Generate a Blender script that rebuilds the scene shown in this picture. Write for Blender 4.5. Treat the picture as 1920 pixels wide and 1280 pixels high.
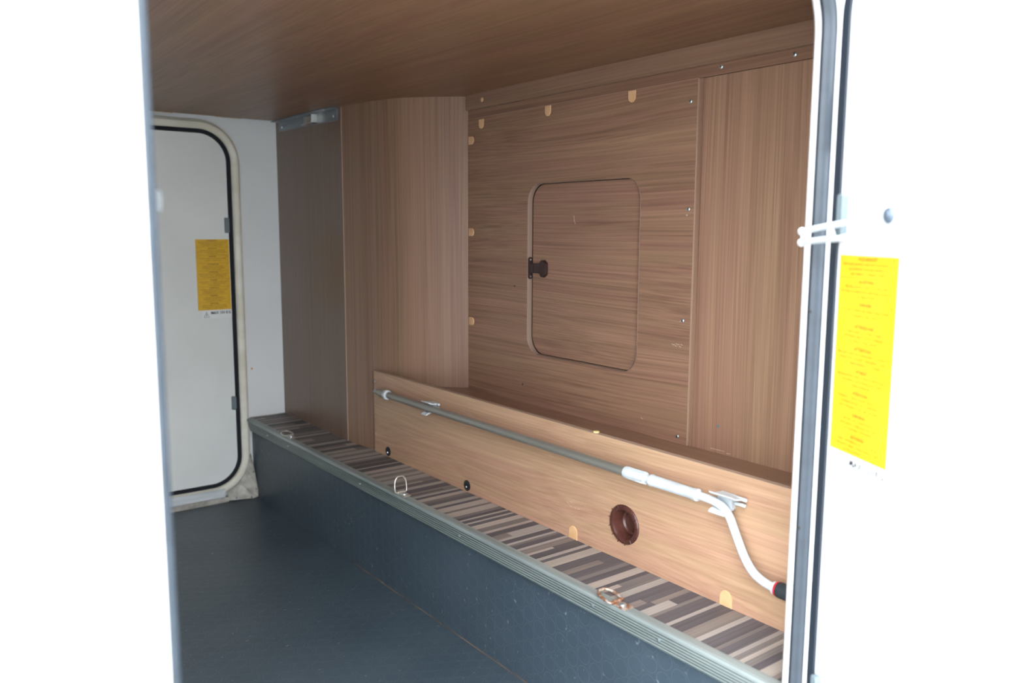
import bpy, bmesh, math, random
from mathutils import Vector, Matrix
random.seed(4)
for o in list(bpy.data.objects): bpy.data.objects.remove(o)
SC = bpy.context.scene
COL = SC.collection
PI = math.pi

# ---------------------------------------------------------------- camera, sky, exposure
cam_d = bpy.data.cameras.new('camera')
cam = bpy.data.objects.new('camera', cam_d); COL.objects.link(cam)
SC.camera = cam
yaw, pitch, roll = 0.652097, 0.132977, 0.0047748
F = Vector((math.sin(yaw)*math.cos(pitch), math.cos(yaw)*math.cos(pitch), -math.sin(pitch)))
R0 = Vector((math.cos(yaw), -math.sin(yaw), 0)); U0 = R0.cross(F)
Rr = R0*math.cos(roll)+U0*math.sin(roll); Ur = -R0*math.sin(roll)+U0*math.cos(roll)
M = Matrix((Rr, Ur, -F)).transposed().to_4x4()
M.translation = Vector((0, 0, 0.923))
cam.matrix_world = M
cam_d.sensor_width = 36; cam_d.lens = 1567.62/1920*36
cam_d.clip_start = 0.02; cam_d.clip_end = 200
cam_d.dof.use_dof = True; cam_d.dof.focus_distance = 1.75; cam_d.dof.aperture_fstop = 3.6

world = bpy.data.worlds.new('overcast_sky'); SC.world = world; world.use_nodes = True
wn = world.node_tree; bg = wn.nodes['Background']
bg.inputs['Strength'].default_value = 12.0
wtc = wn.nodes.new('ShaderNodeTexCoord'); wsx = wn.nodes.new('ShaderNodeSeparateXYZ'); wr = wn.nodes.new('ShaderNodeValToRGB')
wn.links.new(wtc.outputs['Generated'], wsx.inputs[0]); wn.links.new(wsx.outputs['Z'], wr.inputs[0]); wn.links.new(wr.outputs[0], bg.inputs['Color'])
wr.color_ramp.elements[0].color = (.78, .80, .83, 1); wr.color_ramp.elements[1].color = (1.50, 1.57, 1.64, 1)
vs = SC.view_settings
vs.view_transform = 'Standard'; vs.look = 'None'; vs.gamma = 1; vs.use_curve_mapping = False
vs.exposure = 0.0
SC.cycles.max_bounces = 14; SC.cycles.diffuse_bounces = 8; SC.cycles.glossy_bounces = 5
SC.cycles.sample_clamp_indirect = 12

# ---------------------------------------------------------------- materials
def mat(name, col, rough=.5, metal=0, spec=.5):
    m = bpy.data.materials.new(name); m.use_nodes = True
    b = m.node_tree.nodes['Principled BSDF']
    b.inputs['Base Color'].default_value = (*col, 1); b.inputs['Roughness'].default_value = rough
    b.inputs['Metallic'].default_value = metal; b.inputs['Specular IOR Level'].default_value = spec
    return m
def mottled(name, c1, c2, scale=(6, 6, 6), rough=.5, metal=0, lo=.35, hi=.7, bump=0, bscale=400, spec=.5, detail=6):
    m = mat(name, c1, rough, metal, spec); t = m.node_tree; N = t.nodes; L = t.links; b = N['Principled BSDF']
    tc = N.new('ShaderNodeTexCoord'); mp = N.new('ShaderNodeMapping'); mp.inputs['Scale'].default_value = scale
    n = N.new('ShaderNodeTexNoise'); n.inputs['Scale'].default_value = 1; n.inputs['Detail'].default_value = detail
    r = N.new('ShaderNodeValToRGB'); r.color_ramp.elements[0].position = lo; r.color_ramp.elements[1].position = hi
    r.color_ramp.elements[0].color = (*c1, 1); r.color_ramp.elements[1].color = (*c2, 1)
    L.new(tc.outputs['Object'], mp.inputs[0]); L.new(mp.outputs[0], n.inputs[0]); L.new(n.outputs[0], r.inputs[0]); L.new(r.outputs[0], b.inputs['Base Color'])
    if bump:
        n2 = N.new('ShaderNodeTexNoise'); n2.inputs['Scale'].default_value = bscale; bp = N.new('ShaderNodeBump')
        bp.inputs['Strength'].default_value = bump; bp.inputs['Distance'].default_value = .001
        L.new(tc.outputs['Object'], n2.inputs[0]); L.new(n2.outputs[0], bp.inputs['Height']); L.new(bp.outputs[0], b.inputs['Normal'])
    return m
def wood(name, axis, light, dark, seed=0, fine=230, rough=.42, wob=.05, spec=.45, contrast=1.0):
    """laminate with grain along axis 0/1/2"""
    m = mat(name, light, rough, 0, spec); t = m.node_tree; N = t.nodes; L = t.links; b = N['Principled BSDF']
    tc = N.new('ShaderNodeTexCoord')
    def mapping(along, across, off=0):
        mp = N.new('ShaderNodeMapping'); s = [across]*3; s[axis] = along
        mp.inputs['Scale'].default_value = s; mp.inputs['Location'].default_value = (seed*3.7+off, seed*1.3+off, seed*2.1)
        return mp
    # slow wobble of the grain: gives the cathedral arches
    mw = mapping(.7, 3.2, 5); nw = N.new('ShaderNodeTexNoise'); nw.inputs['Scale'].default_value = 1; nw.inputs['Detail'].default_value = 1.5
    L.new(tc.outputs['Object'], mw.inputs[0]); L.new(mw.outputs[0], nw.inputs[0])
    sb = N.new('ShaderNodeVectorMath'); sb.operation = 'SUBTRACT'; sb.inputs[1].default_value = (.5, .5, .5)
    L.new(nw.outputs['Color'], sb.inputs[0])
    sc = N.new('ShaderNodeVectorMath'); sc.operation = 'SCALE'; sc.inputs['Scale'].default_value = wob*2
    L.new(sb.outputs[0], sc.inputs[0])
    ad = N.new('ShaderNodeVectorMath'); ad.operation = 'ADD'
    L.new(tc.outputs['Object'], ad.inputs[0]); L.new(sc.outputs[0], ad.inputs[1])
    def noise(along, across, det, off, rg=.55):
        mp = mapping(along, across, off); n = N.new('ShaderNodeTexNoise'); n.inputs['Scale'].default_value = 1
        n.inputs['Detail'].default_value = det; n.inputs['Roughness'].default_value = rg
        L.new(ad.outputs[0], mp.inputs[0]); L.new(mp.outputs[0], n.inputs[0]); return n
    broad = noise(.35, 14, 3, 1); mid = noise(.8, 60, 3, 9); fn = noise(1.6, fine, 2, 17)
    def mix(a, bb, f):
        x = N.new('ShaderNodeMix'); x.data_type = 'FLOAT'; x.inputs[0].default_value = f
        L.new(a, x.inputs[2]); L.new(bb, x.inputs[3]); return x.outputs[0]
    v = mix(mix(broad.outputs[0], mid.outputs[0], .42), fn.outputs[0], .50)
    r = N.new('ShaderNodeValToRGB'); e = r.color_ramp.elements
    c = .5; w = .15/contrast
    e[0].position = c-w; e[1].position = c+w; e[0].color = (*dark, 1); e[1].color = (*light, 1)
    L.new(v, r.inputs[0])
    # hue drift between reddish and yellowish streaks
    hs = N.new('ShaderNodeHueSaturation'); mr = N.new('ShaderNodeMapRange'); mr.inputs[1].default_value = .35; mr.inputs[2].default_value = .65
    mr.inputs[3].default_value = .490; mr.inputs[4].default_value = .507
    h = noise(.4, 26, 2, 31); L.new(h.outputs[0], mr.inputs[0]); L.new(mr.outputs[0], hs.inputs['Hue'])
    L.new(r.outputs[0], hs.inputs['Color']); L.new(hs.outputs[0], b.inputs['Base Color'])
    bp = N.new('ShaderNodeBump'); bp.inputs['Strength'].default_value = .25; bp.inputs['Distance'].default_value = .0006
    L.new(fn.outputs[0], bp.inputs['Height']); L.new(bp.outputs[0], b.inputs['Normal'])
    return m
PU, PV = .066, .038
def rubber(name, ax, c1, c2):
    """grey flooring embossed with rows of coin rings; ax = the two in-plane axes"""
    m = mottled(name, c1, c2, (5, 5, 5), .38, 0, .3, .75, spec=.5); t = m.node_tree; N = t.nodes; L = t.links; b = N['Principled BSDF']
    tc = N.new('ShaderNodeTexCoord'); sx = N.new('ShaderNodeSeparateXYZ'); L.new(tc.outputs['Object'], sx.inputs[0])
    def mth(op, a, bb=None, c=None):
        n = N.new('ShaderNodeMath'); n.operation = op
        for i, v in enumerate((a, bb, c)):
            if v is None: continue
            if isinstance(v, (int, float)): n.inputs[i].default_value = v
            else: L.new(v, n.inputs[i])
        return n.outputs[0]
    u = mth('MULTIPLY', sx.outputs[ax[0]], 1/PU); v = mth('MULTIPLY', sx.outputs[ax[1]], 1/PV)
    def ring(ou, ov):
        a = mth('SUBTRACT', mth('FRACT', mth('ADD', u, ou)), .5); c = mth('SUBTRACT', mth('FRACT', mth('ADD', v, ov)), .5)
        a = mth('MULTIPLY', a, PU); c = mth('MULTIPLY', c, PV)
        d = mth('SQRT', mth('ADD', mth('MULTIPLY', a, a), mth('MULTIPLY', c, c)))
        w = mth('ABSOLUTE', mth('SUBTRACT', d, .0165))
        mr = N.new('ShaderNodeMapRange'); mr.interpolation_type = 'SMOOTHSTEP'
        mr.inputs[1].default_value = .0; mr.inputs[2].default_value = .0017; mr.inputs[3].default_value = 1; mr.inputs[4].default_value = 0
        L.new(w, mr.inputs[0]); return mr.outputs[0]
    hh = mth('MAXIMUM', ring(0, 0), ring(.5, .5))
    n = N.new('ShaderNodeTexNoise'); n.inputs['Scale'].default_value = 700; L.new(tc.outputs['Object'], n.inputs[0])
    h2 = mth('ADD', hh, mth('MULTIPLY', n.outputs[0], .35))
    bp = N.new('ShaderNodeBump'); bp.inputs['Strength'].default_value = .35; bp.inputs['Distance'].default_value = .0007
    L.new(h2, bp.inputs['Height']); L.new(bp.outputs[0], b.inputs['Normal'])
    # worn pale specks and scratches
    src = b.inputs['Base Color'].links[0].from_socket
    ns = N.new('ShaderNodeTexNoise'); ns.inputs['Scale'].default_value = 75; ns.inputs['Detail'].default_value = 4
    L.new(tc.outputs['Object'], ns.inputs[0])
    mr = N.new('ShaderNodeMapRange'); mr.inputs[1].default_value = .665; mr.inputs[2].default_value = .74; mr.inputs[3].default_value = 0; mr.inputs[4].default_value = .55
    L.new(ns.outputs[0], mr.inputs[0])
    f2 = mth('MULTIPLY', hh, .05); f = mth('MAXIMUM', mr.outputs[0], f2)
    mx = N.new('ShaderNodeMix'); mx.data_type = 'RGBA'; mx.inputs[7].default_value = (.30, .34, .36, 1)
    L.new(f, mx.inputs[0]); L.new(src, mx.inputs[6]); L.new(mx.outputs[2], b.inputs['Base Color'])
    return m

WL, WD = (.325, .192, .122), (.168, .091, .057)
M_HY = wood('laminate_grain_across', 1, WL, WD, 1)
M_BOARD_LIT = wood('laminate_board_lit', 1, (.48, .303, .194), (.325, .19, .116), 4, wob=.06)  # same laminate as the panels; stronger near daylight put into the lighter colour
M_FASC = wood('laminate_fascia', 1, (.27, .160, .106), (.18, .101, .066), 7, wob=.01)
M_RAIL = wood('laminate_rail', 1, (.29, .165, .108), (.18, .095, .062), 9, wob=.02)
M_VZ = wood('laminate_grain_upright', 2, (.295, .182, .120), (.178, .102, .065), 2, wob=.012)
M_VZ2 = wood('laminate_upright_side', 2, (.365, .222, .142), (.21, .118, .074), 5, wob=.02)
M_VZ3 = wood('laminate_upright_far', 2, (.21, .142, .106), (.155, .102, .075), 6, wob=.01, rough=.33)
M_HATCH = wood('laminate_hatch', 1, (.34, .202, .130), (.175, .095, .060), 12, wob=.04)
M_CEIL = wood('laminate_ceiling', 1, (.255, .140, .080), (.155, .078, .043), 3, fine=150, wob=.07, rough=.38, contrast=1.2)
M_LEDGE = wood('laminate_ledge', 1, (.29, .165, .106), (.19, .10, .065), 8)
M_RAW = mottled('raw_chipboard', (.42, .26, .12), (.62, .45, .25), (120, 120, 120), .8)
M_LIP = mat('hatch_edge_band', (.24, .17, .135), .3)
M_EDGE = mat('pale_edge_band', (.36, .25, .18), .5)
M_WALL = mottled('white_liner', (.66, .69, .70), (.72, .745, .755), (3, 3, 3), .45, bump=.15, bscale=900)
M_EXT = mat('white_vehicle_skin', (.86, .88, .90), .3)
M_DOORIN = mottled('white_door_liner', (.68, .71, .69), (.77, .79, .78), (3, 1, 3), .42, bump=.12, bscale=900)
M_CREAM = mottled('aged_cream_plastic', (.60, .58, .48), (.74, .73, .66), (6, 6, 14), .45)
M_PLATE = mottled('stained_cream_plate', (.26, .245, .215), (.46, .445, .40), (40, 40, 40), .5)
M_SEAL = mat('black_rubber', (.006, .008, .013), .7, 0, .25)
M_GASK = mottled('grey_rubber_gasket', (.020, .029, .040), (.028, .040, .054), (8, 8, 30), .5, spec=.5)
M_SEALN = mat('dark_rubber_lip', (.016, .024, .036), .5)
M_FLOOR = rubber('grey_coin_floor', (0, 1), (.040, .060, .078), (.056, .080, .100))
M_RISER = rubber('grey_coin_riser', (1, 2), (.042, .063, .083), (.056, .080, .103))
M_ALU = mottled('anodised_aluminium', (.25, .295, .29), (.37, .42, .41), (40, 3, 40), .42, .4, bump=.1)
M_ALUB = mottled('brushed_bracket_aluminium', (.20, .23, .26), (.30, .34, .37), (30, 4, 60), .35, .6)
M_BOLT = mat('blued_bolt', (.10, .13, .17), .3, .3)
M_THR = mottled('pale_aluminium', (.52, .56, .58), (.70, .74, .76), (8, 60, 60), .4, .2)
M_TUBE = mottled('brushed_grey_tube', (.27, .265, .235), (.34, .335, .30), (60, 2, 60), .38, .55)
M_WHITE = mat('white_plastic', (.52, .57, .60), .35)
M_WHITE2 = mottled('used_white_plastic', (.46, .51, .54), (.56, .61, .64), (30, 30, 30), .4)
M_RED = mat('red_plastic', (.55, .02, .03), .4)
M_BLACK = mat('black_plastic', (.012, .013, .016), .35)
M_GRIP = mat('black_grip', (.02, .025, .03), .6)
M_ZINC = mat('zinc_screw', (.55, .62, .66), .3, .9)
M_HOLE = mat('screw_recess', (.03, .03, .03), .8)
M_BEIGE = mottled('beige_cap_plastic', (.60, .36, .18), (.66, .42, .23), (50, 50, 50), .35)
M_BROWN = mottled('dark_red_brown_plastic', (.055, .018, .014), (.080, .028, .020), (40, 40, 40), .3)
M_LATCH = mat('dark_brown_latch', (.030, .014, .012), .25)
M_TAB = mat('grey_tab_plastic', (.14, .18, .20), .5)
M_YEL = mottled('yellow_label', (.64, .37, .012), (.72, .43, .018), (20, 20, 20), .4)
M_INK = mat('label_ink', (.12, .068, .008), .6)
M_INKB = mat('black_ink', (.03, .03, .035), .6)
M_CLEAR = mat('clear_label_white', (.74, .76, .76), .35)
M_RUST = mottled('rusty_zinc', (.30, .13, .06), (.62, .56, .50), (90, 90, 90), .4, .6, .40, .62)
M_STEEL = mottled('zinc_steel', (.50, .47, .42), (.72, .72, .70), (80, 80, 80), .3, .85)
M_OUT = mottled('pale_concrete', (.25, .245, .235), (.32, .315, .305), (2, 2, 2), .8)
M_SCUFF = mat('pale_scuff', (.62, .48, .40), .7)
M_DARKGAP = mat('dark_void', (.02, .017, .015), .9)
STR_L = [wood('strip_light_%d' % i, 0, l, d, 20+i, fine=300, wob=.01, rough=.5, spec=.35) for i, (l, d) in enumerate([((.38, .325, .285), (.29, .245, .215)), ((.345, .31, .28), (.26, .23, .21))])]
STR_M = [wood('strip_mid_%d' % i, 0, l, d, 30+i, fine=300, wob=.01, rough=.5, spec=.35) for i, (l, d) in enumerate([((.215, .18, .16), (.135, .115, .107)), ((.19, .17, .16), (.12, .104, .10))])]
STR_D = [wood('strip_dark_%d' % i, 0, l, d, 40+i, fine=300, wob=.01, rough=.5, spec=.35) for i, (l, d) in enumerate([((.10, .09, .097), (.052, .047, .054)), ((.118, .107, .114), (.058, .052, .059))])]

# ---------------------------------------------------------------- helpers
def obj(name, bm, m, parent=None, smooth=False, **props):
    me = bpy.data.meshes.new(name)
    bmesh.ops.recalc_face_normals(bm, faces=bm.faces)
    bm.to_mesh(me); bm.free(); me.materials.append(m)
    if smooth:
        for p in me.polygons: p.use_smooth = True
        try: me.set_sharp_from_angle(angle=math.radians(40))
        except Exception: pass
    o = bpy.data.objects.new(name, me); COL.objects.link(o)
    if parent is not None:
        o.parent = parent; o.matrix_parent_inverse = Matrix.Identity(4)
        o.location = -world_of(parent)
    for k, v in props.items(): o[k] = v
    return o
WORLD = {}
def world_of(p):
    t = Vector((0, 0, 0))
    while p is not None:
        t += p.location
        p = p.parent
    return t
def empty(name, loc, **props):
    o = bpy.data.objects.new(name, None); COL.objects.link(o); o.location = loc
    o.empty_display_size = .05
    for k, v in props.items(): o[k] = v
    return o
def thing(name, loc, label, category, group=None):
    o = empty(name, loc, label=label, category=category)
    if group: o['group'] = group
    return o
def tag(o, label, category, group=None):
    o['label'] = label; o['category'] = category
    if group: o['group'] = group
    return o
def bx(bm, x0, x1, y0, y1, z0, z1, bevel=0):
    vv = [bm.verts.new((x, y, z)) for x in (x0, x1) for y in (y0, y1) for z in (z0, z1)]
    fs = [bm.faces.new([vv[i] for i in f]) for f in ((0, 1, 3, 2), (4, 6, 7, 5), (0, 4, 5, 1), (2, 3, 7, 6), (0, 2, 6, 4), (1, 5, 7, 3))]
    if bevel:
        es = list({e for f in fs for e in f.edges})
        bmesh.ops.bevel(bm, geom=es, offset=bevel, segments=2, affect='EDGES', profile=.7)
    return bm
def box(*a, **k): return bx(bmesh.new(), *a, **k)
def rrect(u0, u1, v0, v1, r, n=9):
    """loop of a rounded rectangle; every corner is an arc of n (odd) points"""
    r = max(r, 1e-4); pts = []
    for cu, cv, a0 in ((u1-r, v0+r, -PI/2), (u1-r, v1-r, 0), (u0+r, v1-r, PI/2), (u0+r, v0+r, PI)):
        for i in range(n):
            a = a0+PI/2*i/(n-1); pts.append((cu+r*math.cos(a), cv+r*math.sin(a)))
    return pts
def outer_of(pts, u0, u1, v0, v1, n=9):
    mid = n//2; out = []
    C = [(u1, v0), (u1, v1), (u0, v1), (u0, v0)]
    for k in range(4):
        for i in range(n):
            u, v = pts[k*n+i]; cu, cv = C[k]
            first_h = k in (0, 2)            # arc starts on a horizontal side
            if i == mid: out.append((cu, cv))
            elif (i < mid) == first_h: out.append((u, cv))
            else: out.append((cu, v))
    return out
def plane_map(axis, d):
    if axis == 'y': return lambda u, v: Vector((u, d, v))
    if axis == 'x': return lambda u, v: Vector((d, u, v))
    return lambda u, v: Vector((u, v, d))
def loops(bm, rings, cap0=False, cap1=False, closed=True):
    """bridge successive rings of points"""
    R = [[bm.verts.new(p) for p in r] for r in rings]; n = len(R[0])
    for a, b in zip(R, R[1:]):
        for i in range(n if closed else n-1):
            j = (i+1) % n
            bm.faces.new((a[i], a[j], b[j], b[i]))
    if cap0: bm.faces.new(R[0])
    if cap1: bm.faces.new(R[-1])
    return bm
def holed_plate(axis, d0, d1, u0, u1, v0, v1, hole, r, n=9):
    """slab between d0 and d1 with a rounded-rectangle hole"""
    h = rrect(*hole, r, n); o = outer_of(h, u0, u1, v0, v1, n)
    A, B = plane_map(axis, d0), plane_map(axis, d1)
    rings = [[A(*p) for p in h], [A(*p) for p in o], [B(*p) for p in o], [B(*p) for p in h], [A(*p) for p in h]]
    bm = loops(bmesh.new(), rings); bmesh.ops.remove_doubles(bm, verts=bm.verts, dist=1e-6); return bm
def slab_rr(axis, d0, d1, u0, u1, v0, v1, r, n=9, bev=0):
    A = lambda d, k: [plane_map(axis, d)(*p) for p in rrect(u0+k, u1-k, v0+k, v1-k, max(r-k, 1e-3), n)]
    if bev:
        s = 1 if d1 > d0 else -1
        return loops(bmesh.new(), [A(d0, bev), A(d0+s*bev, 0), A(d1, 0)], True, True)
    return loops(bmesh.new(), [A(d0, 0), A(d1, 0)], True, True)
def ring_profile(axis, rect, r, prof, n=13):
    """sweep prof [(outward offset, depth coordinate)] round a rounded rectangle; closed profile"""
    u0, u1, v0, v1 = rect
    rings = [[plane_map(axis, d)(*p) for p in rrect(u0-o, u1+o, v0-o, v1+o, r+o, n)] for o, d in prof]
    rings.append(rings[0]); bm = loops(bmesh.new(), rings)
    bmesh.ops.remove_doubles(bm, verts=bm.verts, dist=1e-6); return bm
def tube(bm, path, r, seg=14, caps=True):
    """tube along path; r a number or list"""
    P = [Vector(p) for p in path]; rr = r if isinstance(r, (list, tuple)) else [r]*len(P)
    t0 = (P[1]-P[0]).normalized(); up = Vector((0, 0, 1)) if abs(t0.z) < .9 else Vector((1, 0, 0))
    nrm = (up-t0*up.dot(t0)).normalized(); rings = []
    for i, p in enumerate(P):
        t = (P[min(i+1, len(P)-1)]-P[max(i-1, 0)]).normalized()
        nrm = (nrm-t*nrm.dot(t)).normalized(); b = t.cross(nrm)
        rings.append([p+(nrm*math.cos(2*PI*k/seg)+b*math.sin(2*PI*k/seg))*rr[i] for k in range(seg)])
    return loops(bm, rings, caps, caps)
def smooth_path(pts, n=6):
    P = [Vector(p) for p in pts]; out = []
    for i in range(len(P)-1):
        a, b, c, d = P[max(i-1, 0)], P[i], P[i+1], P[min(i+2, len(P)-1)]
        for k in range(n):
            t = k/n
            out.append(.5*((2*b)+(-a+c)*t+(2*a-5*b+4*c-d)*t*t+(-a+3*b-3*c+d)*t**3))
    out.append(P[-1]); return out
def lathe(axis, c, prof, seg=32, cap0=True):
    """prof [(radius, coordinate along axis)]"""
    bm = bmesh.new(); rings = []
    for r, h in prof:
        ring = []
        for k in range(seg):
            a = 2*PI*k/seg; u, v = r*math.cos(a), r*math.sin(a)
            ring.append(Vector((h, c[1]+u, c[2]+v)) if axis == 'x' else Vector((c[0]+u, h, c[2]+v)) if axis == 'y' else Vector((c[0]+u, c[1]+v, h)))
        rings.append(ring)
    return loops(bm, rings, cap0, True)
def prism(axis, d0, d1, pts):
    A, B = plane_map(axis, d0), plane_map(axis, d1)
    return loops(bmesh.new(), [[A(*p) for p in pts], [B(*p) for p in pts]], True, True)
def screw(parent, axis, p, n=-1, r=.0042, m=None, name='screw'):
    """pan head screw with a cross slot, head facing n along axis"""
    i = 'xyz'.index(axis); h = p[i]
    bm = lathe(axis, p, [(r, h), (r, h+n*r*.25), (r*.75, h+n*r*.5), (r*.3, h+n*r*.55)], 12)
    o = obj(name, bm, m or M_ZINC, parent, True)
    s = bmesh.new(); a = r*.5; w = r*.13; q = h+n*r*.56; q2 = h+n*r*.62
    for du, dv in ((a, w), (w, a)):
        lo, hi = min(q, q2), max(q, q2)
        if axis == 'x': bx(s, lo, hi, p[1]-du, p[1]+du, p[2]-dv, p[2]+dv)
        elif axis == 'y': bx(s, p[0]-du, p[0]+du, lo, hi, p[2]-dv, p[2]+dv)
        else: bx(s, p[0]-du, p[0]+du, p[1]-dv, p[1]+dv, lo, hi)
    if parent is not None and parent.parent is None: obj('cross_slot', s, M_HOLE, o)
    else: s.free()
    return o
def text_into(bm, s, size, place, width=None, align='CENTER', bold=0, depth=0):
    """lay a string as flat letters; place(u, v) gives the 3-D point"""
    c = bpy.data.curves.new('t', 'FONT'); c.body = s; c.size = size; c.align_x = align; c.offset = bold; c.resolution_u = 1
    o = bpy.data.objects.new('t', c); COL.objects.link(o)
    dg = bpy.context.evaluated_depsgraph_get(); me = bpy.data.meshes.new_from_object(o.evaluated_get(dg))
    w = (max(v.co.x for v in me.vertices)-min(v.co.x for v in me.vertices)) if me.vertices else 1
    k = width/w if width and w > 0 else 1
    b2 = bmesh.new(); b2.from_mesh(me); n0 = len(bm.verts)
    vm = {v: bm.verts.new(place(v.co.x*k, v.co.y)) for v in b2.verts}
    for f in b2.faces:
        try: bm.faces.new([vm[v] for v in f.verts])
        except ValueError: pass
    b2.free(); bpy.data.objects.remove(o); bpy.data.meshes.remove(me); bpy.data.curves.remove(c)

# ---------------------------------------------------------------- the setting
X1 = 1.308          # face of the access panel
ZS = .276           # top of the step
ZC = 1.277          # ceiling
obj('ground', box(-12, 12, -14, .59, -.62, -.60), M_OUT, kind='structure')
obj('ground', box(-12, 12, .59, 14, -.62, -.60), M_OUT, kind='structure')
obj('floor', box(.0, 1.004, .60, 2.84, -.03, 0), M_FLOOR, kind='structure')
ceil = obj('ceiling', box(.0, 1.33, .655, 2.75, ZC, ZC+.016), M_CEIL, kind='structure')
for y0, y1 in ((.735-.05, .775), (.905, .99)):
    obj('chipped_edge', box(y0, y1, 2.7495, 2.754, ZC-.0012, ZC+.014), M_RAW, ceil)
obj('unseen_roof_seal', box(.0, 1.33, .655, 2.80, 1.40, 1.42), M_WALL, kind='structure')  # unseen roof sheet added above the ceiling to seal out light
obj('wall_left', box(-.04, 0, .60, 2.84, -.03, 1.42), M_WALL, kind='structure')
obj('wall_right', box(1.345, 1.37, .655, 2.84, -.03, 1.42), M_DARKGAP, kind='structure')
# near wall with the loading opening
OPEN = (.1493, .9695, .045, 1.268); OR = .10
obj('wall_near', holed_plate('y', .604, .650, -1.6, 3.4, -.45, 2.3, (OPEN[0]-.012, OPEN[1]+.012, OPEN[2]-.012, OPEN[3]+.012), OR+.012, 13), M_EXT, kind='structure')
# near frame: outer flange, grey gasket, inner lip
nf = empty('trim_2', (.56, .604, .0), kind='structure')
obj('outer_flange', ring_profile('y', OPEN, OR, [(.0, .6105), (.0, .6015), (.003, .598), (.030, .598), (.033, .604), (.013, .604), (.012, .6105)]), M_EXT, nf, True)
obj('inner_lip', ring_profile('y', OPEN, OR, [(.003, .6285), (-.0005, .632), (.0005, .6405), (.004, .6445), (.020, .656), (.030, .656), (.030, .650), (.012, .650), (.012, .6285)]), M_EXT, nf, True)
obj('gasket', ring_profile('y', OPEN, OR, [(.006, .6105), (-.004, .612), (-.0098, .616), (-.0120, .6215), (-.0090, .627), (-.001, .6290), (.010, .6285)]), M_GASK, nf, True)
# small white striker peg on the left of the opening
st = obj('striker_peg', prism('y', .628, .640, [(.1500+p[0], p[1]) for p in rrect(.0, .0170, .9335, .9500, .004, 5)]), mat('dull_grey_white', (.045, .052, .056), .5), nf, True)
for z in (.53, .82):
    obj('gasket_rivet', lathe('x', (0, .6205, z), [(.0022, .9580), (.0022, .9570)], 10), M_HOLE, nf)

# far wall with the second loading door
FO = (.140, .9560, .056, 1.232); FR = .095
obj('wall_far', holed_plate('y', 2.80, 2.84, -.04, 1.37, -.03, 1.42, (FO[0]-.003, FO[1]+.003, FO[2]-.003, FO[3]+.003), FR, 13), M_WALL, kind='structure')
d2 = empty('door_2', (.55, 2.80, .056), kind='structure', label='closed white loading door across the far end with yellow label')
obj('door_panel', slab_rr('y', 2.796, 2.83, FO[0]+.002, FO[1]-.002, FO[2]+.002, FO[3]-.002, FR, 13, .0015), M_DOORIN, d2)
obj('door_seal', ring_profile('y', FO, FR, [(-.007, 2.797), (-.005, 2.790), (.004, 2.788), (.0068, 2.792), (.006, 2.802), (-.007, 2.802)]), M_SEAL, d2, True)
for z0, z1 in ((.907, .9575), (.311, .3575)):
    obj('grey_tab', slab_rr('y', 2.787, 2.7965, .9360, .9500, z0, z1, .004, 5, .001), M_TAB, d2, label='small grey plastic tab at the edge of the far door')
f2 = empty('trim_3', (.55, 2.79, .03), kind='structure')
obj('cream_frame', ring_profile('y', FO, FR, [(.0062, 2.801), (.0062, 2.786), (.009, 2.782), (.022, 2.778), (.027, 2.779), (.029, 2.783), (.0345, 2.786), (.038, 2.80), (.02, 2.801)]), M_CREAM, f2, True)
obj('threshold_strip', box(.14, .895, 2.772, 2.779, .018, .046, bevel=.0012), M_THR, f2)
obj('threshold_lower_strip', box(.14, .905, 2.770, 2.79, .0, .017, bevel=.001), M_PLATE, f2)
# corner plate slanting from the frame down to the floor
bm = bmesh.new()
arc = [(.958+.030*0, .150), (.9765, .118), (.972, .098), (.962, .076), (.948, .058), (.930, .043), (.908, .033)]
top = [Vector((x, 2.781-(.12-z)*.06, z)) for x, z in [(.984, .150)]+arc[1:]]
out = [Vector((.9935, 2.788, .150)), Vector((1.000, 2.779, .095)), Vector((1.002, 2.768, .058)), Vector((1.0035, 2.758, .022)), Vector((1.0025, 2.757, .003)), Vector((.985, 2.752, .002)), Vector((.902, 2.770, .004))]
loops(bm, [top, out, [p+Vector((0, .004, -.001)) for p in out], [p+Vector((0, .006, 0)) for p in top]], closed=False)
cp = obj('corner_plate', bm, M_PLATE, f2)
for x, y, z in ((.9955, 2.776, .088), (.998, 2.762, .030), (.978, 2.7545, .006), (.930, 2.765, .009)):
    obj('screw', lathe('y', (x, y, z), [(.0034, y), (.0030, y-.0015), (.001, y-.0018)], 10), M_TAB, cp)
screw(None, 'y', (1.0114, 2.7995, .4444), -1, .0042, M_BEIGE, 'wall_screw').update_tag()
tag(bpy.data.objects['wall_screw'], 'brass screw head in the white wall beside the far door frame', 'screw')

# near door, open outwards, hinged on the right of the opening
HP = Vector((.9165, .5600, 0)); DD = Vector((-.439, -.899, 0)).normalized(); DN = Vector((.899, -.439, 0)).normalized()
DM = Matrix((( DD.x, DN.x, 0, HP.x), (DD.y, DN.y, 0, HP.y), (0, 0, 1, 0), (0, 0, 0, 1)))   # local u along the door, v outwards from its inner face
def dp(u, v, z): return DM @ Vector((u, v, z))
def to_door(bm):
    bmesh.ops.transform(bm, matrix=DM, verts=bm.verts); return bm
d1 = empty('door_1', (HP.x, HP.y, .05), kind='structure', label='open white loading door swung out at the right edge')
DR = (0, .800, .05, 1.262)
obj('door_panel', to_door(slab_rr('y', 0, .030, *DR, .095, 13)), M_DOORIN, d1)
obj('door_skin', to_door(slab_rr('y', .018, .034, DR[0]-.022, DR[1]+.022, DR[2]-.022, DR[3]+.022, .11, 13)), M_EXT, d1)
obj('door_seal', to_door(ring_profile('y', DR, .095, [(.0005, .001), (.003, -.0012), (.019, .0), (.020, .004), (.018, .014), (.0005, .017)])), M_SEALN, d1, True)
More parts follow.
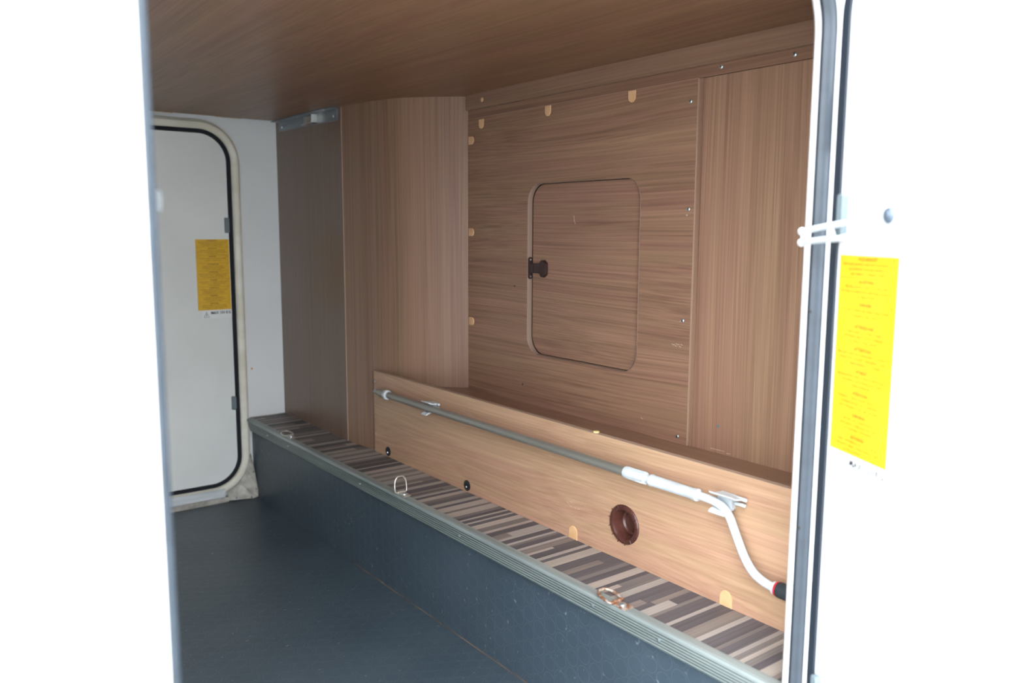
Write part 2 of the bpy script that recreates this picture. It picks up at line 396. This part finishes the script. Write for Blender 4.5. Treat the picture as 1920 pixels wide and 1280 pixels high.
for z0, z1 in ((.912, .966), (.311, .366)):
    obj('grey_tab', to_door(slab_rr('y', -.008, .001, .0022, .0145, z0, z1, .004, 5, .001)), M_TAB, d1, label='small grey plastic tab at the edge of the open door')
for z in (.22, 1.06):
    bm = bmesh.new(); tube(bm, [(.980, .592, z-.04), (.980, .592, z+.04)], .006, 12)
    bx(bm, .966, .984, .592, .5975, z-.035, z+.035); 
    obj('hinge', bm, M_WHITE, d1, True)

LINES = [('POZORNOST', ['PRI NAKLADANI VENUJTE POZORNOST', 'ZATAZENIU ZADNEJ NAPRAVY', 'ABY NEBOLO PREKROCENE']),
 ('ACHTUNG', ['BEI BELADUNG DES STAURAUMES', 'IST DIE ZULAESSIGE HINTERACHSLAST', 'ZU BEACHTEN']),
 ('DANGER', ['DO NOT OVERLOAD REAR AXLE WHEN', 'LOADING THIS SPACE']),
 ('ATTENZIONE', ['CARICANDO IL VANO FARE', 'ATTENZIONE A NON SUPERARE', 'IL PESO SULL ASSE']),
 ('ATTENTION', ['VEILLEZ A NE PAS DEPASSER LA CHARGE', 'MAXI DE L ESSIEU ARRIERE LORS', 'DU CHARGEMENT DU COFFRE']),
 ('OPGELET', ['BIJ BELADEN VAN DEZE RUIMTE MAG', 'U DE MAX. ACHTERASLAST NIET', 'OVERSCHRIJDEN']),
 ('ATENCION', ['CUANDO CARGUE ESTE ESPACIO NO', 'SOBREPASE EL PESO MAXIMO', 'AUTORIZADO DEL EJE TRASERO']),
 ('VARNING', ['SE TILL ATT BAKAXELN', 'INTE BLIR OVERLASTAD NAR', 'DU LASTAR UTRYMMET']),
 ('ADVARSEL', ['VAER OPPMERKSOM PA AT AKSEL', 'TRYKKET IKKE OVERSKRIDES NAR', 'DETTE ROMMET LASTES'])]
CODES = ['SK', 'D', 'GB', 'I', 'F', 'NL', 'E', 'S', 'N']
def label_parts(parent, P, W, H):
    """P(u, v, out) maps label coordinates (from the top left, v down) to the scene"""
    bm = bmesh.new(); q = [P(0, 0, .0004), P(W, 0, .0004), P(W, H, .0004), P(0, H, .0004)]; q2 = [P(0, 0, 0), P(W, 0, 0), P(W, H, 0), P(0, H, 0)]
    loops(bm, [q2, q], True, True)
    lab = obj('warning_label', bm, M_YEL, parent, label='yellow warning label with nine blocks of black text')
    tx = bmesh.new(); n = len(LINES); h = H/n
    for i, (head, ls) in enumerate(LINES):
        y0 = i*h
        text_into(tx, head, .0058, lambda a, b: P(W/2+a, y0+.0062-b, .0006), bold=.00012)
        text_into(tx, CODES[i], .0045, lambda a, b: P(W-.008+a, y0+.0055-b, .0006))
        k = .0064 if len(ls) < 3 else .0055
        for j, s in enumerate(ls):
            wv = min(W*.9, len(s)*.00295)
            text_into(tx, s, .0044, lambda a, b: P(W/2+a, y0+.0062+k*(j+1)-b, .0006), width=wv)
        if i:
            a = [P(.002, y0-.00018, .0006), P(W-.002, y0-.00018, .0006), P(W-.002, y0+.00018, .0006), P(.002, y0+.00018, .0006)]
            tx.faces.new([tx.verts.new(p) for p in a])
    obj('printed_text', tx, M_INK, lab)
    bm = bmesh.new(); q = [(.012, H+.002), (W+.004, H+.002), (W+.004, H+.027), (.012, H+.027)]
    loops(bm, [[P(a, b, 0) for a, b in q], [P(a, b, .0003) for a, b in q]], True, True)
    l2 = obj('load_label', bm, M_CLEAR, parent, label='clear sticker reading MAX 150 KG')
    tx = bmesh.new()
    text_into(tx, 'MAX 150 KG', .0125, lambda a, b: P(W*.68+a, H+.0135-b, .0005), width=W*.60, bold=.0004)
    def line(a, b, w):
        a, b = Vector(a), Vector(b); t = (b-a).normalized()*w; nn = Vector((-t.y, t.x))
        tx.faces.new([tx.verts.new(P(c.x, c.y, .0005)) for c in (a-t+nn, b+t+nn, b+t-nn, a-t-nn)])
    A, B, C = (.0265, H+.006), (.018, H+.0235), (.035, H+.0235)
    line(A, B, .0005); line(B, C, .0005); line(C, A, .0005); line((.0265, H+.0125), (.0265, H+.0195), .0009)
    obj('printed_text', tx, M_INKB, l2)
label_parts(d2, lambda u, v, o: Vector((.8390+u, 2.7958-o, .8868-v)), .1085, .2325)
label_parts(d1, lambda u, v, o: dp(.0047+u, -.0002-o, .8955-v), .1085, .2325)

# door stay: a forked white arm hanging from the open door
ds = empty('arm_base', dp(.085, -.01, .9377))
ds.name = 'door_stay'; tag(ds, 'white forked door stay bolted to the inside of the open door above the yellow label', 'latch')
tip = Vector((.9300, .6200, .9145)); base = dp(.075, -.016, .934)
bm = bmesh.new()
dv = Vector((0, 0, 1))
for s in (1, -1):
    a = tip+dv*.0068*s+Vector((0, 0, .001)); b = dp(.038, -.018, .9240+.0082*s)
    c = dp(.080, -.016, .9315+.006*s)
    tube(bm, smooth_path([a, a.lerp(b, .5)+Vector((0, 0, .0005)), b, c], 5), .0039, 10)
    bmesh.ops.create_uvsphere(bm, u_segments=10, v_segments=6, radius=.0054, matrix=Matrix.Translation(a))
tube(bm, [tip+dv*.0085+DD*.004, tip-dv*.0065+DD*.004], .0040, 10)
mid = tip.lerp(dp(.038, -.018, .9262), .72); tube(bm, [mid+dv*.006-DD*.003, mid-dv*.006+DD*.003], .0033, 10)
obj('fork', bm, M_WHITE, ds, True)
bm = bmesh.new(); bmesh.ops.create_cube(bm, size=1)
bmesh.ops.bevel(bm, geom=bm.edges[:], offset=.12, segments=2, affect='EDGES')
bmesh.ops.scale(bm, vec=(.075, .022, .026), verts=bm.verts)
bmesh.ops.rotate(bm, matrix=Matrix.Rotation(-.07, 3, 'Y'), cent=(0, 0, 0), verts=bm.verts)
bmesh.ops.translate(bm, vec=(.118, -.012, .9345), verts=bm.verts); to_door(bm)
obj('arm', bm, M_WHITE, ds, True)
obj('bolt', to_door(lathe('y', (.1235, 0, .9395), [(.0085, -.021), (.0085, -.0245), (.0070, -.0262), (.0045, -.0262), (.0040, -.0272), (.001, -.0275)], 20)), M_BOLT, ds, True)
bm = lathe('y', (.165, 0, .9385), [(.012, .0), (.0105, -.010), (.006, -.012)], 18)
bmesh.ops.scale(bm, vec=(2.2, 1, .8), space=Matrix.Translation((-.165, 0, -.9385)), verts=bm.verts)
obj('mounting_foot', to_door(bm), M_WHITE, ds, True)

# ---------------------------------------------------------------- step along the right side
step = thing('raised_step', (1.06, 1.73, 0), 'long low step with grey coin rubber front, grooved aluminium nosing and dark striped top', 'step')
obj('riser', box(1.004, 1.014, .66, 2.80, .0, .262), M_RISER, step)
obj('top_board', box(1.0, 1.147, .66, 2.80, .262, ZS-.0022), M_DARKGAP, step)
# nosing profile in x-z
prof = [(1.004, .2685), (1.0000, .2700), (.9995, ZS), (.9990, ZS+.0013), (.9845, ZS+.0013), (.9800, ZS+.0002), (.9785, ZS-.0030)]
z = ZS-.0045
for i in range(6):
    prof += [(.9785+.0018*i, z), (.9788+.0018*i, z-.0028), (.9835+.0018*i, z-.0031), (.9838+.0018*i, z-.0059)]
    z -= .0062
prof += [(.9895, z), (.9905, .2338), (.9925, .2325), (1.004, .2325)]
# map the front so it slants back from x .979 at the top to x .990 at the bottom
bm = bmesh.new()
loops(bm, [[Vector((x, y, zz)) for x, zz in prof] for y in (.66, 2.775)], True, True)
nose = obj('aluminium_nosing', bm, M_ALU, step, label='grooved aluminium edge profile')
for y in (.885, 1.045, 1.475, 1.95, 2.43, 2.60):
    obj('screw', lathe('x', (0, y, .254), [(.0032, .9850), (.0030, .9812), (.0016, .9806)], 10), M_ZINC, nose, True)
obj('dust_joint', box(1.0025, 1.0045, .66, 2.05, .0, .0016), mottled('dusty_dirt', (.05, .04, .035), (.20, .13, .08), (60, 14, 60), .9), step, label='thin brown dusty joint along the foot of the step')
# printed strips of the top, each laid as its own strip
y = .66; row = 0
shades = [STR_D, STR_L, STR_M]
last = None
wts = {0: .38, 1: .37, 2: .25}
while y < 2.797:
    w = random.choice((.009, .0115, .014, .018, .022, .027)); y1 = min(y+w, 2.799)
    k = random.choices((0, 1, 2), (.38, .42, .20))[0]
    if k == last: k = (k+random.choice((1, 2))) % 3
    last = k
    cut = random.random()
    if cut < .16:
        xm = random.uniform(1.03, 1.10); k2 = (k+random.choice((1, 2))) % 3
        segs = [(.9992, xm, k), (xm, 1.1345, k2)]
    else: segs = [(.9992, 1.1345, k)]
    for a, b, kk in segs:
        xb = b if y < 2.14 or b < 1.13 else 1.1262
        if y < 2.14 and b > 1.13: xb = 1.1338
        elif b > 1.13 and 2.14 <= y < 2.3: xb = 1.1475
        obj('strip', box(a+.0001, xb-.0001, y+.00015, y1-.00015, ZS-.0022, ZS+random.uniform(-.0001, .0001)), random.choice(shades[kk]), step)
    y = y1

# lashing rings
def lashing(cx, cy, ang, mring, mplate, label, rr=.0019):
    t = thing('lashing_ring', (cx, cy, ZS+.0013), label, 'lashing ring', 'lashing rings on the step nosing')
    z0 = ZS+.0013
    bm = bmesh.new()
    bx(bm, cx-.011, cx+.011, cy-.030, cy-.002, z0, z0+.0018, bevel=.0006)
    tube(bm, [(cx-.009, cy+.001, z0+.0035), (cx+.009, cy+.001, z0+.0035)], .0040, 10)
    obj('lug_plate', bm, mplate, t, True)
    o = obj('screw_head', lathe('z', (cx, cy-.014, 0), [(.0068, z0+.0018), (.0068, z0+.003), (.005, z0+.0052), (.002, z0+.0058)], 16), M_ZINC, t, True)
    # D ring hinged about the bar (along x); ang 0 = flat towards +y, 90 = upright
    ca, sa = math.cos(ang), math.sin(ang); W, H = .0160, .039
    pts = [(-W*.75, 0), (-W, .004), (-W, .022), (-W*.82, .032), (-W*.45, .0385), (0, H), (W*.45, .0385), (W*.82, .032), (W, .022), (W, .004), (W*.75, 0), (0, 0)]
    P = smooth_path([(cx+u, cy+.001+v*ca, z0+.0035+v*sa) for u, v in pts]+[(cx-W*.75, cy+.001, z0+.0035)], 4)
    obj('ring', tube(bmesh.new(), P, rr, 10), mring, t, True)
    return t
lashing(.9935, 1.748, math.radians(84), M_STEEL, M_STEEL, 'lashing ring standing upright, middle one of three on the step nosing')
lashing(.9890, .990, math.radians(11), M_RUST, M_RUST, 'rusty lashing ring lying down, nearest one on the step nosing', .0026)
lashing(.9985, 2.455, math.radians(8), M_STEEL, M_STEEL, 'small lashing ring lying flat, farthest one by the white wall')

# ---------------------------------------------------------------- right-hand cladding
# flat upright panel at the far end
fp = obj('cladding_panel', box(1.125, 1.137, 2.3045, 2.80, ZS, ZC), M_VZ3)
tag(fp, 'flat dark brown upright wood-grain panel beside the white far wall, under the metal bracket', 'panel')
curve = smooth_path([(1.1256, 2.3025, 0), (1.1300, 2.245, 0), (1.1385, 2.186, 0), (1.155, 2.108, 0), (1.188, 2.038, 0), (1.232, 1.984, 0), (1.276, 1.943, 0), (1.3085, 1.914, 0)], 6)
bm = bmesh.new(); back = []
for i, p in enumerate(curve):
    t = (curve[min(i+1, len(curve)-1)]-curve[max(i-1, 0)]).normalized(); back.append(p+Vector((-t.y, t.x, 0))*.008)
def lift(p, z): return Vector((p.x, p.y, z))
loops(bm, [[lift(p, ZS) for p in curve], [lift(p, ZC) for p in curve], [lift(p, ZC) for p in back], [lift(p, ZS) for p in back], [lift(p, ZS) for p in curve]], closed=False)
bmesh.ops.remove_doubles(bm, verts=bm.verts, dist=1e-6)
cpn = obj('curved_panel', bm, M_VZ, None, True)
tag(cpn, 'curved upright wood-grain panel between the flat dark panel and the hatch panel', 'panel')
obj('seam_strip', box(1.1238, 1.1262, 2.3018, 2.3048, ZS, ZC-.002), M_EDGE, cpn, label='thin pale seam at the edge of the curve')

# hatch panel
HOLE = (1.2650, 1.6510, .6110, 1.0355); HR = .046
YL = 1.925
ap = thing('access_panel', (X1, 1.50, .4827), 'wide horizontal-grain wood panel with a rounded hatch in its middle', 'panel')
obj('panel_sheet', holed_plate('x', X1, X1+.0155, 1.1187, YL, .4827, 1.2165, HOLE, HR, 13), M_HY, ap)
obj('edge_band', box(X1-.0004, X1+.010, 1.1172, 1.1187, .4827, 1.2165), M_EDGE, ap, label='pale edge band down the right side')
obj('top_edge_band', box(X1-.0003, X1+.010, 1.1187, YL, 1.2165, 1.2172), M_EDGE, ap)
obj('hatch_lip', ring_profile('x', (HOLE[0]+.0012, HOLE[1]-.0012, HOLE[2]+.0012, HOLE[3]-.0012), HR-.001, [(.0012, X1+.0002), (.0006, X1-.0006), (.0, X1+.0004), (.0, X1+.0134), (.0012, X1+.0134)]), M_LIP, ap, True)
ht = obj('hatch_door', slab_rr('x', X1+.0137, X1+.025, HOLE[0]+.0016, HOLE[1]-.0042, HOLE[2]+.002, HOLE[3]-.002, HR, 13, .0008), M_HATCH, ap)
# latch on the far side of the hatch
bm = bmesh.new()
ly = 1.6110; lz = .8275
body = [(-.022, -.0125), (.002, -.0125), (.008, -.0215), (.014, -.0215), (.0245, -.0135), (.0245, .0135), (.014, .0215), (.008, .0215), (.002, .0125), (-.022, .0125)]
xs = [(X1+.0137, 0), (X1+.010, 0), (X1+.004, .0025)]
rings = []
for xx, k in xs:
    rings.append([Vector((xx, ly-a*(1-k*12), lz+b*(1-k*16))) for a, b in body])
loops(bm, rings, True, True)
lt = obj('hatch_latch', bm, M_LATCH, ht, label='dark brown plastic catch')
bm = prism('y', HOLE[1]-.0008, HOLE[1]-.0040, [(X1+.0005+p[0], lz+p[1]) for p in rrect(.0, .013, -.0275, .0275, .006, 5)])
bx(bm, X1+.003, X1+.012, ly+.020, HOLE[1]-.003, lz-.012, lz+.012, bevel=.001)
obj('latch_keeper', bm, M_LATCH, ap)
for a, b in ((.011, .0165), (.011, -.0165)):
    obj('screw', lathe('x', (0, ly-a, lz+b), [(.0025, X1+.0105), (.0022, X1+.0085), (.001, X1+.008)], 10), M_ZINC, ht)
for zz in (.021, -.021):
    obj('screw', lathe('y', (X1+.007, 0, lz+zz), [(.0022, HOLE[1]-.0040), (.002, HOLE[1]-.0052), (.001, HOLE[1]-.0055)], 10), M_ZINC, ap)
def cap(parent, y, z, d, m=M_BEIGE, x=X1, w=.0105, h=.024, name='cover_cap'):
    """half-round plastic cap; straight edge towards d (0 up, 1 far, 2 down)"""
    pts = [(w*math.cos(PI*i/12), -w*math.sin(PI*i/12)-(h-w)+h*.5) for i in range(13)]
    pts = [(w, h*.5)]+pts+[(-w, h*.5)]
    if d == 1: pts = [(b, a) for a, b in pts]
    if d == 2: pts = [(a, -b) for a, b in pts]
    bm = loops(bmesh.new(), [[Vector((x, y+a, z+b)) for a, b in pts], [Vector((x-.0016, y+a, z+b)) for a, b in pts], [Vector((x-.0022, y+a*.88, z+b*.9)) for a, b in pts]], True, True)
    return obj(name, bm, m, parent)
for y, z in ((1.850, 1.199), (1.5755, 1.2035), (1.297, 1.2035)): cap(ap, y, z, 0)
for z in (1.160, .9157, .6715): cap(ap, 1.897, z, 1)
for y, z in ((1.1363, 1.1751), (1.1329, .9652), (1.1389, .7403), (1.1433, .4972)): screw(ap, 'x', (X1, y, z), -1, .0040)
for y, z in ((1.703, .7795), (1.667, .5289)):
    obj('drill_hole', lathe('x', (0, y, z), [(.0025, X1), (.0025, X1-.0003)], 10), M_HOLE, ap)
def scuff(parent, x, pts, w=.0012, m=M_SCUFF, name='scratch'):
    bm = bmesh.new()
    for y, z, l, a in pts:
        ca, sa = math.cos(a), math.sin(a); q = []
        for u, v in ((0, -w/2), (l, -w/4), (l, w/4), (0, w/2)): q.append(Vector((x-.0003, y-(u*ca-v*sa), z+u*sa+v*ca)))
        bm.faces.new([bm.verts.new(p) for p in q])
    return obj(name, bm, m, parent)
rs = random.Random(9)
scuff(ap, X1, [(1.166-.004*i, .690+rs.uniform(-.003, .003), .006, rs.uniform(-1, .6)) for i in range(7)])
scuff(ap, X1, [(1.136, .952, .004, 1.2), (1.1385, .9545, .004, -.9), (1.2480, .5180, .006, -.3), (1.1465, .7375, .003, .5)], .0014)
scuff(ht, X1+.0135, [(1.4930, .9560, .010, -1.4), (1.4925, .947, .012, -1.1)], .0018)

# rail above the hatch panel and the panel to its right
rl = obj('wood_rail', box(X1+.0005, X1+.018, .656, YL, 1.2172, ZC), M_RAIL)
tag(rl, 'narrow wood rail running above the hatch panel, under the fascia', 'rail')
for y, z in ((1.0643, 1.2307), (.9044, 1.2281)): screw(rl, 'x', (X1+.0005, y, z), -1, .0040)
fs = obj('wood_fascia', box(1.2946, X1, .656, 1.9035, 1.2376, ZC, bevel=.0008), M_FASC)
tag(fs, 'wood fascia strip along the top, against the ceiling', 'rail')
obj('round_cap', lathe('x', (0, 1.8285, 1.2572), [(.0055, 1.2946), (.0050, 1.2932), (.001, 1.2926)], 18), M_BEIGE, fs, True)
sp = thing('side_panel', (X1+.008, .88, .4827), 'upright-grain wood panel right of the hatch panel, by the open doorway', 'panel')
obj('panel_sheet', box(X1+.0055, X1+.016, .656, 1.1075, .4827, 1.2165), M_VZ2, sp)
obj('edge_stile', box(X1+.0030, X1+.016, 1.1080, 1.1170, .4827, 1.2165), M_VZ, sp)
scuff(sp, X1+.0055, [(1.060, .4665+.023, .018, .0), (1.045, .4895, .02, .02), (1.02, .487, .01, .1)], .001)
obj('drill_hole', lathe('x', (0, 1.043, .538), [(.0035, X1+.0055), (.0035, X1+.0052)], 10), M_TAB, sp)

# ledge behind the low board
pts = [(X1+.0, .656), (1.149, .656)]
cpts = [(p.x, p.y) for p in curve if p.x > 1.149]
pl = [(1.1465, .656)]+[(1.1465, cpts[0][1]-.03)]+[(a+.0003, b-.001) for a, b in cpts]+[(X1+.0155, YL), (X1+.0155, .656)]
lg = obj('ledge', prism('z', .4687, .4827, pl), M_LEDGE)
tag(lg, 'narrow brown wood ledge behind the top of the low board', 'ledge')

# low board carrying the crank
lb = thing('low_board', (1.134, 1.4, ZS), 'long low wood board standing along the step behind the crank pole', 'board')
CUP = (1.1188, .3512); CR = .0300
bsheet = holed_plate('x', 1.134, 1.1463, .656, 2.1465, ZS, .5156, (CUP[0]-CR, CUP[0]+CR, CUP[1]-CR, CUP[1]+CR), CR-.0005, 13)
obj('board_sheet', bsheet, M_BOARD_LIT, lb)
obj('edge_band', box(1.1338, 1.1463, .656, 2.1465, .5156, .5164), M_EDGE, lb)
for y, z in ((2.1461-.006, .4851), (2.1485-.010, .329)): screw(lb, 'x', (1.134, y, z), -1, .0036)
for y, z in ((2.0666, .2925), (1.6659, .2925)):
    o = obj('black_plug', lathe('x', (0, y, z), [(.0135, 1.134), (.0135, 1.1325), (.011, 1.1315), (.003, 1.1312)], 24), M_BLACK, lb, True, label='round black plug with a bright centre screw')
    obj('plug_screw', lathe('x', (0, y, z-.003), [(.0028, 1.1313), (.0022, 1.1300), (.0008, 1.1298)], 10), M_ZINC, o)
for y in (1.269, .8696): cap(lb, y, ZS+.0145, 2, x=1.134, w=.0132, h=.0285)
rs = random.Random(3)
scuff(lb, 1.134, [(1.695-.006*i, .478-.0006*i, .005, .1) for i in range(9)]+[(2.035, .489, .004, 1.2)]+[(1.29-rs.uniform(0, .04), .345+rs.uniform(-.01, .01), .008, rs.uniform(-1, 1)) for _ in range(5)], .0009)
# round brown vent cup let into the board
cup = lathe('x', (0, *CUP), [(.0395, 1.134), (.0395, 1.1322), (.0375, 1.1300), (.0335, 1.1292), (.0300, 1.1300), (.0285, 1.1330), (.0265, 1.1400), (.0245, 1.1540), (.0200, 1.1580), (.0170, 1.1530), (.004, 1.1530)], 48, False)
vc = obj('round_cup', cup, M_BROWN, lb, True, label='round dark brown recessed cup with a notched rim')
bm = bmesh.new()
for k in range(13):
    a = 2*PI*k/13+.2; ca, sa = math.cos(a), math.sin(a)
    P = [Vector((1.1288, CUP[0]+ca*r, CUP[1]+sa*r)) for r in (.0325, .0402)]
    tube(bm, P, .0008, 6)
obj('rim_notches', bm, M_BROWN, vc)

# beige cap lying on the board top
yc = obj('fallen_cap', lathe('z', (1.1415, 1.212, 0), [(.0065, .5164), (.0065, .5190), (.005, .5196)], 18), mat('yellowed_plastic', (.62, .50, .22), .5), None, True)
tag(yc, 'tiny yellowed plastic cap lying on top of the low board', 'cap')

# crank pole held in two clips
PX, PZ = 1.1095, .4675
cr = thing('awning_crank', (PX, 1.4, PZ), 'long grey awning crank pole with white handle, clipped to the low board', 'crank pole')
obj('pole_tube', tube(bmesh.new(), [(PX, 1.080, PZ), (PX, 2.022, PZ-.001)], .0090, 20), M_TUBE, cr, True, label='dull grey metal tube')
obj('end_collar', lathe('y', (PX, 0, PZ-.001), [(.0098, 2.016), (.0135, 2.020), (.0135, 2.032), (.0108, 2.036)], 20), M_WHITE, cr, True, label='white ring near the hook end')
obj('end_cone', lathe('y', (PX, 0, PZ-.001), [(.0120, 2.030), (.0118, 2.052), (.0085, 2.068), (.0078, 2.082)], 20), M_TUBE, cr, True)
obj('hook_tip', tube(bmesh.new(), smooth_path([(PX, 2.078, PZ), (PX, 2.088, PZ+.003), (PX, 2.094, PZ), (PX, 2.099, PZ-.004)], 4), [.0042]*5+[.0036]*8, 8), M_ZINC, cr, True)
# ribbed collar
bm = bmesh.new(); rings = []
for yy, r0 in ((1.096, .0096), (1.0945, .0112), (1.088, .0118), (1.050, .0112), (1.042, .0110), (1.042, .006)):
    ring = []
    for k in range(48):
        a = 2*PI*k/48; r = r0+(.0012 if (k//2) % 3 == 0 and yy < 1.085 else 0)
        if yy < 1.05 and (k//4) % 3 == 1 and r0 > .01: r -= .002
        ring.append(Vector((PX+r*math.cos(a), yy, PZ+r*math.sin(a))))
    rings.append(ring)
loops(bm, rings, True, True)
obj('ribbed_collar', bm, M_WHITE2, cr, label='white ribbed locking collar')
obj('sleeve', lathe('y', (PX, 0, PZ), [(.0075, 1.0315), (.0108, 1.030), (.0116, 1.027), (.0106, 1.0225), (.0102, .9300), (.0112, .9275), (.0112, .9190), (.0075, .9165)], 24), M_WHITE2, cr, True, label='thick white plastic sleeve')
rod = smooth_path([(PX, 1.048, PZ), (PX, .99, PZ), (PX, .93, PZ), (PX, .890, PZ-.0005), (PX, .866, PZ-.006), (PX, .851, PZ-.019), (PX, .838, PZ-.042), (PX, .819, PZ-.076), (PX, .801, PZ-.097), (PX, .780, PZ-.1075), (PX, .752, PZ-.1110), (PX, .68, PZ-.1110)], 6)
obj('crank_rod', tube(bmesh.new(), rod, .0073, 18), M_WHITE, cr, True, label='bent white handle rod')
GZ = PZ-.1110
obj('grip_collar', lathe('y', (PX, 0, GZ), [(.0080, .7595), (.0105, .7585), (.0112, .7555), (.0112, .7535)], 20), M_WHITE, cr, True)
obj('red_ring', lathe('y', (PX, 0, GZ), [(.0116, .7535), (.0121, .7525), (.0121, .7505), (.0116, .7500)], 20), M_RED, cr, True, label='thin red ring')
bm = lathe('y', (PX, 0, GZ), [(.0120, .7500), (.0128, .747), (.0130, .730), (.0122, .690), (.0130, .668), (.011, .662)], 22)
obj('grip', bm, M_GRIP, cr, True, label='black rubber grip')

def clip(cy, L, label, up=0):
    t = thing('pole_clip', (1.134, cy, PZ), label, 'clip', 'white clips holding the crank pole')
    bm = bmesh.new()
    bx(bm, 1.1225, 1.134, cy-L*.1, cy+L*.5, PZ-.0122, PZ+.0122, bevel=.0008)
    obj('base_plate', bm, M_WHITE2, t)
    for s in (1, -1):
        bm = bmesh.new()
        pr = [(1.126, .0095), (1.111, .0110), (1.1035, .0128), (1.0985, .0165), (1.0990, .0185), (1.1055, .0160), (1.112, .0140), (1.126, .0125)]
        y0, y1 = (cy-L*.5, cy+L*.5) if s > 0 else (cy-L*.15, cy+L*.5)
        loops(bm, [[Vector((x, yy, PZ+s*zz)) for x, zz in pr] for yy in (y0, y1)], True, True)
        obj('upper_jaw' if s > 0 else 'lower_jaw', bm, M_WHITE2, t)
        if s > 0:
            bm = bmesh.new(); tube(bm, [(1.1265, y0-.006, PZ+.0105), (1.1265, y0+L*.35, PZ+.0105)], .0034, 10)
            tube(bm, [(1.1265, y0-.004, PZ+.0005), (1.1265, y0+L*.3, PZ+.0005)], .0032, 10)
            obj('jaw_pin', bm, M_WHITE2, t, True)
    return t
clip(1.806, .036, 'small white clip round the grey tube, near the far end of the pole')
clip(.862, .050, 'white clip at the bend of the white crank handle')

# aluminium angle bracket at the top of the far panel
br = thing('angle_bracket', (1.12, 2.55, ZC), 'long aluminium angle bracket where the far panel meets the ceiling', 'bracket')
B0, B1 = 2.325, 2.768
bm = bmesh.new()
pts = [(B0, 1.2400), (B0, 1.2715), (B0+.010, ZC-.001), (B1, ZC-.001), (B1, 1.2460)]
loops(bm, [[Vector((1.1250, a, b)) for a, b in pts], [Vector((1.1228, a, b)) for a, b in pts]], True, True)
obj('upright_flange', bm, M_ALUB, br)
pts = [(1.125, B0), (1.125, B1), (1.095, B1), (1.095, B0+.03), (1.110, B0)]
obj('ceiling_flange', prism('z', ZC-.0025, ZC-.0003, pts), M_ALUB, br)
hk = bmesh.new()
bx(hk, 1.1205, 1.1228, 2.468, 2.560, 1.2460, 1.2715, bevel=.0005)
bx(hk, 1.104, 1.1228, 2.466, 2.4685, 1.2440, 1.2715); bx(hk, 1.104, 1.1228, 2.466, 2.545, 1.2440, 1.2460)
hko = obj('striker_box', hk, M_STEEL, br)
for y, z in ((2.350, 1.2540), (2.742, 1.2570), (2.490, 1.2600), (2.540, 1.2600)):
    xx = 1.1228 if y < 2.4 or y > 2.6 else 1.1205
    obj('screw', lathe('x', (0, y, z), [(.0040, xx), (.0036, xx-.0016), (.001, xx-.002)], 12), M_ZINC, br, True)
for y in (2.385, 2.575, 2.745):
    obj('screw', lathe('z', (1.108, y, 0), [(.0036, ZC-.0025), (.003, ZC-.004), (.001, ZC-.0044)], 12), M_ZINC, br, True)
